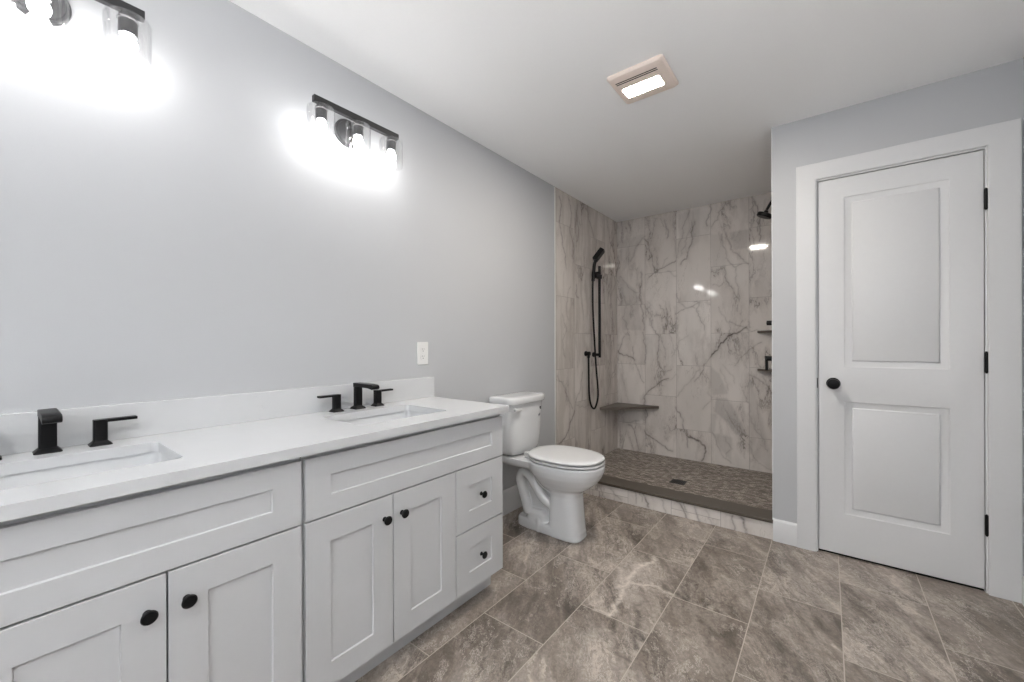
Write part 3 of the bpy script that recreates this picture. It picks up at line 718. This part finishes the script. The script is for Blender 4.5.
# faucets
def faucet():
    t = thing('faucet', (0, 0, 0))
    def sq(x, y, h, z, r=.006): return [(a, b, z) for a, b in rrect(x-h, x+h, y-h, y+h, min(r, h*.4), 3)]
    bm = nb(); h = .0185
    loft(bm, [sq(0, 0, .027, 0), sq(0, 0, .0265, .003), sq(0, 0, .0205, .010), [(x*.70, y, z) for x, y, z in sq(0, 0, h-.0015, .014)], [(x*.70, y, z) for x, y, z in sq(0, 0, h-.0015, .104)]])
    # arm: profile in xz swept across y, rounded nose
    prof = [(-.0118, .098), (-.0118, .1160), (-.009, .1180), (.10, .1165), (.132, .1150), (.1405, .1100), (.1425, .1030), (.1395, .0965), (.132, .0940), (.122, .0960), (.10, .0990), (.03, .1005)]
    prism(bm, prof, -h+.0008, h-.0008, lambda u, v, w: (u, w, v))
    obj('spout', bm, M['black'], t, bevel=.0016, seg=2, angle=40)
    for s in (-1, 1):
        bm = nb(); y = .102*s; k = .0150
        loft(bm, [sq(0, y, .0245, 0), sq(0, y, .024, .003), sq(0, y, .0185, .009), sq(0, y, k, .013), sq(0, y, k, .074)])
        box(bm, -.0125, .0125, *(sorted((y-s*.0149, y+s*.080))), .0655, .0742)
        obj('handle', bm, M['black'], t, bevel=.0013, seg=2, angle=40, label='black lever handle')
    return t
f1 = faucet(); f2 = copy_tree(f1)
f1.location = (.062, SINKS[0]-.002, ZT); tag(f1, 'matte black two-handle faucet at the near left sink', 'faucet', 'matte black widespread faucets')
f2.location = (.062, SINKS[1], ZT); tag(f2, 'matte black two-handle faucet at the sink nearest the toilet', 'faucet', 'matte black widespread faucets')

# vanity lights (base at the wall plate's centre)
def vanity_light():
    t = thing('vanity_light', (0, 0, 0))
    bm = nb(); lathe(bm, [(0, .0005), (.062, .0005), (.062, .008), (.058, .011), (.052, .011), (.050, .016), (.044, .018), (.0, .018)], (0, 0, 0), 'x', 48)
    obj('wall_plate', bm, M['sock'], t, smooth=True, angle=25)
    bm = nb(); tube(bm, [(.017, 0, .022), (.096, 0, .022)], .011, 16); obj('arm', bm, M['bar'], t, smooth=True)
    obj('bar', bx(.090, .112, -.205, .205, .018, .044), M['bar'], t, bevel=.001)
    for y in (-.172, -.005, .168):
        c = (.101, y, 0)
        bm = nb(); lathe(bm, [(0, .0185), (.0165, .0185), (.0165, .010), (.022, .006), (.0225, .002), (.0225, -.048), (.0205, -.048), (.0205, -.006), (0, -.006)], c, 'z', 28)
        so = obj('socket', bm, M['sock'], t, smooth=True, angle=30)
        bm = nb(); lathe(bm, [(.0228, .000), (.0248, -.001), (.0248, -.006), (.0228, -.007)], c, 'z', 28, closed=True); rg = obj('retaining_ring', bm, M['chrome'], t, smooth=True, label='bright metal ring'); rg.parent = so
        bm = nb(); lathe(bm, [(.0228, .004), (.046, .004), (.0525, .001), (.0545, -.006), (.0545, -.120), (.0525, -.120), (.0525, -.006), (.0505, -.001), (.045, .002), (.0228, .002)], c, 'z', 40, closed=True)
        obj('glass_shade', bm, M['glass'], t, smooth=True, angle=50, label='clear glass cylinder shade')
        bm = nb(); lathe(bm, [(0, -.035), (.012, -.036), (.013, -.050), (.0205, -.064), (.0225, -.074), (.020, -.086), (.012, -.094), (0, -.097)], c, 'z', 24)
        obj('bulb', bm, M['bulb'], t, smooth=True, angle=80)
    return t
v1 = vanity_light(); v2 = copy_tree(v1)
v1.location = (0, 1.0125, 2.140); tag(v1, 'three-bulb black bar wall light above the sink nearest the toilet', 'wall light', 'three-bulb vanity lights')
v2.location = (0, .086, 2.140); tag(v2, 'three-bulb black bar wall light at the top left photo corner', 'wall light', 'three-bulb vanity lights')

# outlet
o = (0, 1.450, 1.117); t = thing('wall_outlet', o, 'white duplex outlet on the wall above the backsplash end', 'outlet')
bm = nb(); box(bm, .0003, .006, 1.4125, 1.4875, 1.0555, 1.1785); obj('cover_plate', bm, M['plast'], t, bevel=.0025, off=o)
for z in (1.0975, 1.1365):
    bm = nb(); pts = [(1.450+a*.0165, z+b*.0145) for a, b in ((-1, -.6), (-.6, -1), (.6, -1), (1, -.6), (1, .6), (.6, 1), (-.6, 1), (-1, .6))]
    prism(bm, pts, .006, .0078, lambda u, v, w: (w, u, v)); rc = obj('receptacle', bm, M['plast'], t, off=o)
    bm = nb(); box(bm, .0077, .0083, 1.4430, 1.4446, z+.000, z+.008); box(bm, .0077, .0083, 1.4550, 1.4566, z+.001, z+.007); box(bm, .0077, .0083, 1.448, 1.452, z-.009, z-.005)
    s = obj('slot', bm, M['dark'], t, off=o); s.parent = rc
bm = nb(); lathe(bm, [(0, .006), (.003, .006), (.003, .0072), (0, .0075)], (0, 1.450, 1.117), 'x', 12); obj('screw', bm, M['plast'], t, smooth=True, off=o)

# bath fan with light
o = (1.048, 1.940, ROOM_H); t = thing('ceiling_fan_light', o, 'square ceiling exhaust fan with a warm lit lens', 'ceiling fan light')
bm = nb(); loft(bm, [[(x, y, z) for x, y in rrect(1.048-a, 1.048+a, 1.940-b, 1.940+b, r, 5)] for a, b, r, z in
    ((.128, .124, .012, ROOM_H-.0002), (.133, .129, .014, ROOM_H-.004), (.133, .129, .014, ROOM_H-.012), (.126, .122, .016, ROOM_H-.020), (.108, .104, .016, ROOM_H-.0235))])
obj('cover', bm, M['fan'], t, smooth=True, angle=30, off=o)
for yy in (1.860, 1.873):
    obj('vent_slot', bx(.943, 1.140, yy-.0028, yy+.0028, ROOM_H-.0243, ROOM_H-.0233), M['dark'], t, off=o, label='dark vent slot')
bm = nb(); prism(bm, rrect(.952, 1.130, 1.921, 2.001, .006, 3), ROOM_H-.0240, ROOM_H-.0232); obj('light_lens', bm, M['lens'], t, off=o, label='glowing warm lens')

# ---------------------------------------------------------------- toilet (base at the wall, centre line y = YT)
YT = 2.163
o = (0, YT, 0); t = thing('toilet', o, 'white two-piece elongated toilet between the vanity and the shower', 'toilet')
bm = nb()
def egg(z, xb, xf, hw, p=2.3, n=56):
    xc = xb + (xf-xb)*.42; return [(x, y, z) for x, y, z in sup(xc, 0, xc-xb, hw, z, p, n, af=xf-xc)]
loft(bm, [egg(.262, .36, .565, .070), egg(.285, .34, .600, .098), egg(.310, .32, .640, .125), egg(.345, .29, .680, .150), egg(.380, .262, .706, .170), egg(.412, .245, .721, .180), egg(.447, .240, .724, .182), egg(.452, .245, .719, .177)])
loft(bm, [egg(0, .385, .603, .088, 3.6), egg(.012, .385, .605, .089, 3.6), egg(.03, .388, .600, .087, 3.4), egg(.15, .392, .590, .085, 3.2), egg(.25, .395, .582, .085, 3.0), egg(.31, .385, .600, .10, 2.6)])
loft(bm, [sup(.26, 0, .235, .128, z, 4.5) for z in (.392,)] + [sup(.25, 0, .235, .145, .412, 4.5), sup(.25, 0, .235, .152, .430, 4.5), sup(.25, 0, .235, .154, .448, 4.5)])
# foot plate, core and trapway
loft(bm, [sup(.375, 0, .228, .084, 0, 4), sup(.375, 0, .228, .084, .045, 4), sup(.375, 0, .220, .077, .060, 4)])
loft(bm, [sup(.31, 0, .115, .028, .04, 5), sup(.30, 0, .12, .026, .20, 5), sup(.27, 0, .15, .040, .40, 5)])
loft(bm, [sup(.305, 0, .088, .079, .05, 3.5), sup(.300, 0, .075, .074, .105, 3.5), sup(.295, 0, .055, .062, .125, 3)])
for s in (-1, 1):
    tube(bm, smooth_path([(.235, s*.045, .09), (.212, s*.048, .17), (.185, s*.050, .250), (.176, s*.050, .305), (.205, s*.050, .345), (.252, s*.050, .325), (.300, s*.050, .268), (.350, s*.050, .212), (.42, s*.04, .17)]), .0325, 16)
    tube(bm, smooth_path([(.305, s*.058, .400), (.322, s*.058, .345), (.362, s*.054, .300), (.43, s*.045, .265)]), [.028]*3+[.030]*16, 16)
    lathe(bm, [(0, .0), (.017, .0), (.017, .062), (.013, .078), (0, .082)], (.33, s*.072, 0), 'z', 20)
bw = obj('bowl', bm, M['porc'], t)
rm = bw.modifiers.new('remesh', 'REMESH'); rm.mode = 'VOXEL'; rm.voxel_size = .0045; rm.use_smooth_shade = True
sm = bw.modifiers.new('smooth', 'SMOOTH'); sm.factor = .5; sm.iterations = 7
for p in bw.data.polygons: p.use_smooth = True
# seat and lid
bm = nb(); loft(bm, [egg(z, xb, xf-.006, hw, 2.35) for z, xb, xf, hw in ((.4590, .262, .720, .176), (.461, .256, .728, .183), (.467, .256, .728, .183), (.4695, .262, .722, .178))])
obj('seat', bm, M['seat'], t, smooth=True, angle=60)
bm = nb(); loft(bm, [egg(z, xb, xf-.006, hw, 2.35) for z, xb, xf, hw in ((.4775, .258, .718, .177), (.480, .252, .726, .184), (.488, .252, .727, .185), (.4935, .258, .719, .178), (.4965, .29, .686, .152), (.4975, .40, .58, .07))])
obj('seat_lid', bm, M['seat'], t, smooth=True, angle=70)
for s in (-1, 1):
    bm = nb(); box(bm, .232, .272, s*.075-.018, s*.075+.018, .450, .484); obj('seat_hinge', bm, M['seat'], t, bevel=.005, seg=3)
# rubber bumpers' dark line between seat, lid and rim
def tk(z, x0, x1, hw, p=5.0): return [(x, y, z) for x, y, z in sup((x0+x1)/2, 0, (x1-x0)/2, hw, z, p, 64)]
bm = nb()
def bow(ring, k=.014, hw=.19):
    return [(x + (k*(1-(y/hw)**2) if x > .11 else 0), y, z) for x, y, z in ring]
loft(bm, [bow(tk(z, a, b, h, p)) for z, a, b, h, p in ((.4505, .055, .165, .120, 3), (.455, .045, .176, .140, 3.4), (.466, .036, .186, .158, 4), (.492, .030, .192, .170, 4.5), (.56, .026, .197, .177, 5), (.68, .023, .201, .184, 5.5), (.782, .020, .205, .188, 6))])
obj('tank', bm, M['porc'], t, smooth=True, angle=60)
bm = nb()
loft(bm, [bow(tk(z, a, b, h, 6.5), .016, .2) for z, a, b, h in ((.7825, .016, .208, .192), (.784, .012, .215, .199), (.790, .010, .218, .202), (.816, .010, .218, .202), (.824, .013, .214, .199), (.828, .022, .204, .190), (.829, .06, .16, .15))])
obj('tank_lid', bm, M['porc'], t, smooth=True, angle=60)
bm = nb(); lathe(bm, [(0, .0), (.011, .0), (.011, .009), (0, .010)], (.2110, -.160, .755), 'x', 20)
box(bm, .222, .234, -.178, -.112, .746, .763)
obj('flush_lever', bm, M['porc'], t, bevel=.003, seg=2)
# printed marks at the tank's upper right
rr = random.Random(5)
for row in range(2):
    bm = nb()
    yb_, z = (.119, .738) if row == 0 else (.104, .694)
    for k in range(5):
        a = yb_ - .010 + k*.0052; zz = z - k*.001; pts = [(.2195, a+rr.uniform(-.002, .002), zz+rr.uniform(-.012, .012)) for _ in range(4)]
        pts = [(.2065+.016*(1-(p[1]/.19)**2)-.0022*(0), p[1], p[2]) for p in pts]
        tube(bm, pts, .0010, 6)
    obj('printed_mark', bm, M['ink'], t, label='small dark printed mark')

# ---------------------------------------------------------------- shower fittings
o = (0, YB, .528); t = thing('corner_bench', o, 'triangular dark stone corner seat in the shower, below the hose', 'shower seat')
bm = nb(); prism(bm, [(.001, YB-.001), (.001, YB-.43), (.010, YB-.437), (.437, YB-.012), (.432, YB-.001)], .520, .545); obj('slab', bm, M['bench'], t, bevel=.002, off=o)
for z, lb in ((1.262, 'upper of two small stone corner shelves in the shower'), (.935, 'lower of two small stone corner shelves in the shower')):
    o = (XW, YB, z); t = thing('corner_shelf', o, lb, 'shower shelf', 'small shower corner shelves')
    bm = nb(); prism(bm, [(XW-.001, YB-.001), (XW-.001, YB-.214), (XW-.010, YB-.220), (XW-.220, YB-.010), (XW-.214, YB-.001)], z-.008, z+.010)
    obj('slab', bm, M['bench'], t, bevel=.002, off=o)
# slide bar
o = (0, 3.50, 1.05); t = thing('shower_slide_bar', o, 'tall black slide bar on the left shower wall', 'slide bar')
bm = nb(); tube(bm, [(.068, 3.50, 1.035), (.068, 3.50, 1.89)], .0125, 14); obj('rail', bm, M['black'], t, smooth=True, off=o)
for z in (1.062, 1.828):
    bm = nb(); lathe(bm, [(0, .0005), (.023, .0005), (.023, .012), (.014, .015), (.013, .066), (0, .068)], (0, 3.50, z), 'x', 22); obj('wall_bracket', bm, M['black'], t, smooth=True, off=o)
bm = nb(); box(bm, .050, .088, 3.395, 3.518, 1.770, 1.812); obj('slider', bm, M['black'], t, bevel=.006, seg=3, off=o, label='black hand shower holder')
# hand shower with hose
o = (.07, 3.39, 1.74); t = thing('hand_shower', o, 'black hand shower hanging in the slide bar holder with a looped hose', 'hand shower')
bm = nb(); tube(bm, smooth_path([(.066, 3.372, 1.735), (.068, 3.380, 1.82), (.074, 3.390, 1.90), (.092, 3.402, 1.955)]), .0155, 14); obj('handle', bm, M['black'], t, smooth=True, off=o)
bm = nb(); bm2 = rrect(-.038, .038, -.070, .055, .012, 4)
ax_n = Vector((.80, .15, -.56)).normalized(); ax_u = Vector((.50, .35, .80)); ax_u = (ax_u - ax_n*ax_u.dot(ax_n)).normalized(); ax_s = ax_n.cross(ax_u)
c = Vector((.100, 3.425, 1.985))
prism(bm, bm2, -.020, .022, lambda u, v, w: tuple(c + ax_s*u + ax_u*v + ax_n*w)); obj('spray_head', bm, M['black'], t, bevel=.004, seg=3, off=o)
bm = nb(); tube(bm, smooth_path([(.066, 3.371, 1.745), (.064, 3.368, 1.66), (.062, 3.378, 1.45), (.062, 3.410, 1.15), (.064, 3.432, .95), (.066, 3.462, .76), (.066, 3.462, .66), (.064, 3.425, .590), (.060, 3.390, .571), (.055, 3.345, .610), (.042, 3.338, .70), (.036, 3.342, .85), (.033, 3.345, 1.045)], 8), .0088, 10)
obj('hose', bm, M['black'], t, smooth=True, off=o)
o = (0, 3.330, 1.075); t = thing('water_elbow', o, 'small black hose outlet fixed to the left shower wall', 'shower fitting')
bm = nb(); lathe(bm, [(0, .0005), (.024, .0005), (.024, .010), (.019, .014), (.019, .046), (0, .048)], (0, 3.345, 1.075), 'x', 22); tube(bm, [(.033, 3.345, 1.075), (.033, 3.345, 1.035)], .0120, 14)
obj('elbow', bm, M['black'], t, smooth=True, off=o)
# fixed shower head on the right wall
o = (XW, 3.45, 2.21); t = thing('overhead_shower', o, 'black overhead shower head high at the right end of the shower', 'shower head')
bm = nb(); lathe(bm, [(0, -.0005), (.028, -.0005), (.028, -.008), (.012, -.012), (0, -.013)], (XW, 3.45, 2.21), 'x', 22); obj('wall_flange', bm, M['black'], t, smooth=True, off=o)
bm = nb(); tube(bm, smooth_path([(XW-.008, 3.45, 2.21), (1.462, 3.45, 2.208), (1.436, 3.45, 2.185), (1.405, 3.45, 2.130)]), .0095, 12); obj('shower_arm', bm, M['black'], t, smooth=True, off=o)
bm = nb(); lathe(bm, [(0, .030), (.012, .030), (.016, .014), (.045, .010), (.050, .006), (.050, -.014), (.046, -.018), (0, -.018)], (0, 0, 0), 'z', 32)
rot = Matrix.Translation((1.393, 3.45, 2.098)) @ Matrix.Rotation(R(24), 4, 'Y')
bmesh.ops.transform(bm, matrix=rot, verts=bm.verts); obj('spray_disc', bm, M['black'], t, smooth=True, angle=40, off=o)
# two valve trims on the right wall
for z, nm, lb, lev in ((1.312, 'diverter_valve', 'small black shower valve knob above the upper corner shelf', False), (1.055, 'mixer_valve', 'black shower mixer lever standing above the lower corner shelf', True)):
    o = (XW, 3.45, z); t = thing(nm, o, lb, 'shower valve')
    bm = nb(); lathe(bm, [(0, -.0005), (.055 if lev else .030, -.0005), (.055 if lev else .030, -.008), (.02, -.012), (0, -.013)], (XW, 3.45, z), 'x', 30); obj('wall_flange', bm, M['black'], t, smooth=True, angle=30, off=o)
    bm = nb(); lathe(bm, [(0, -.010), (.018, -.010), (.017, -.090), (0, -.094)], (XW, 3.45, z), 'x', 22)
    if lev: box(bm, XW-.100, XW-.082, 3.441, 3.459, z-.085, z+.018)
    obj('handle', bm, M['black'], t, smooth=True, angle=30, off=o)
# drain
o = (.81, 3.36, .062); t = thing('shower_drain', o, 'small dark square drain in the mosaic shower floor', 'drain')
bm = nb(); box(bm, .755, .865, 3.305, 3.415, .0622, .0650); obj('frame', bm, M['bar'], t, bevel=.001, off=o)
bm = nb()
for k in range(7): box(bm, .765+k*.0135, .7715+k*.0135, 3.315, 3.405, .0650, .0662)
obj('grate', bm, M['black'], t, off=o)

# unseen glowing panel added on the ceiling behind the camera as fill light
o = (1.85, -1.5, ROOM_H); t = thing('added_ceiling_panel', o, 'unseen flat panel light added on the rear ceiling to fill the room', 'added fill light')
bm = nb()
for a in ((1.53, 1.55, -2.12, -.88), (2.15, 2.17, -2.12, -.88), (1.55, 2.15, -2.12, -2.10), (1.55, 2.15, -.90, -.88)): box(bm, *a, ROOM_H-.035, ROOM_H-.0005)
obj('frame', bm, M['trim'], t, off=o)
obj('diffuser', bx(1.551, 2.149, -2.099, -.901, ROOM_H-.030, ROOM_H-.004), M['fill_panel'], t, off=o)

# unseen uplight on a stand, added behind the camera to brighten the ceiling
o = (2.15, -.45, 0); t = thing('added_uplight', o, 'unseen uplight added behind the viewer to brighten the ceiling', 'floor lamp')
bm = nb(); lathe(bm, [(0, .0005), (.13, .0005), (.13, .012), (.10, .022), (.02, .030), (0, .030)], o, 'z', 36); obj('base', bm, M['black'], t, smooth=True, angle=30, off=o)
bm = nb(); tube(bm, [(2.15, -.45, .028), (2.15, -.45, 1.20)], .011, 14); obj('pole', bm, M['black'], t, smooth=True, off=o)
bm = nb(); lathe(bm, [(0, 1.195), (.03, 1.195), (.09, 1.225), (.135, 1.275), (.150, 1.320), (.146, 1.320), (.131, 1.278), (.088, 1.232), (0, 1.205)], (2.15, -.45, 0), 'z', 40); obj('bowl_shade', bm, M['trim'], t, smooth=True, angle=50, off=o)
bm = nb(); lathe(bm, [(0, 1.290), (.125, 1.290), (.125, 1.296), (0, 1.297)], (2.15, -.45, 0), 'z', 40); obj('uplight_lens', bm, M['upl'], t, smooth=True, angle=30, off=o)
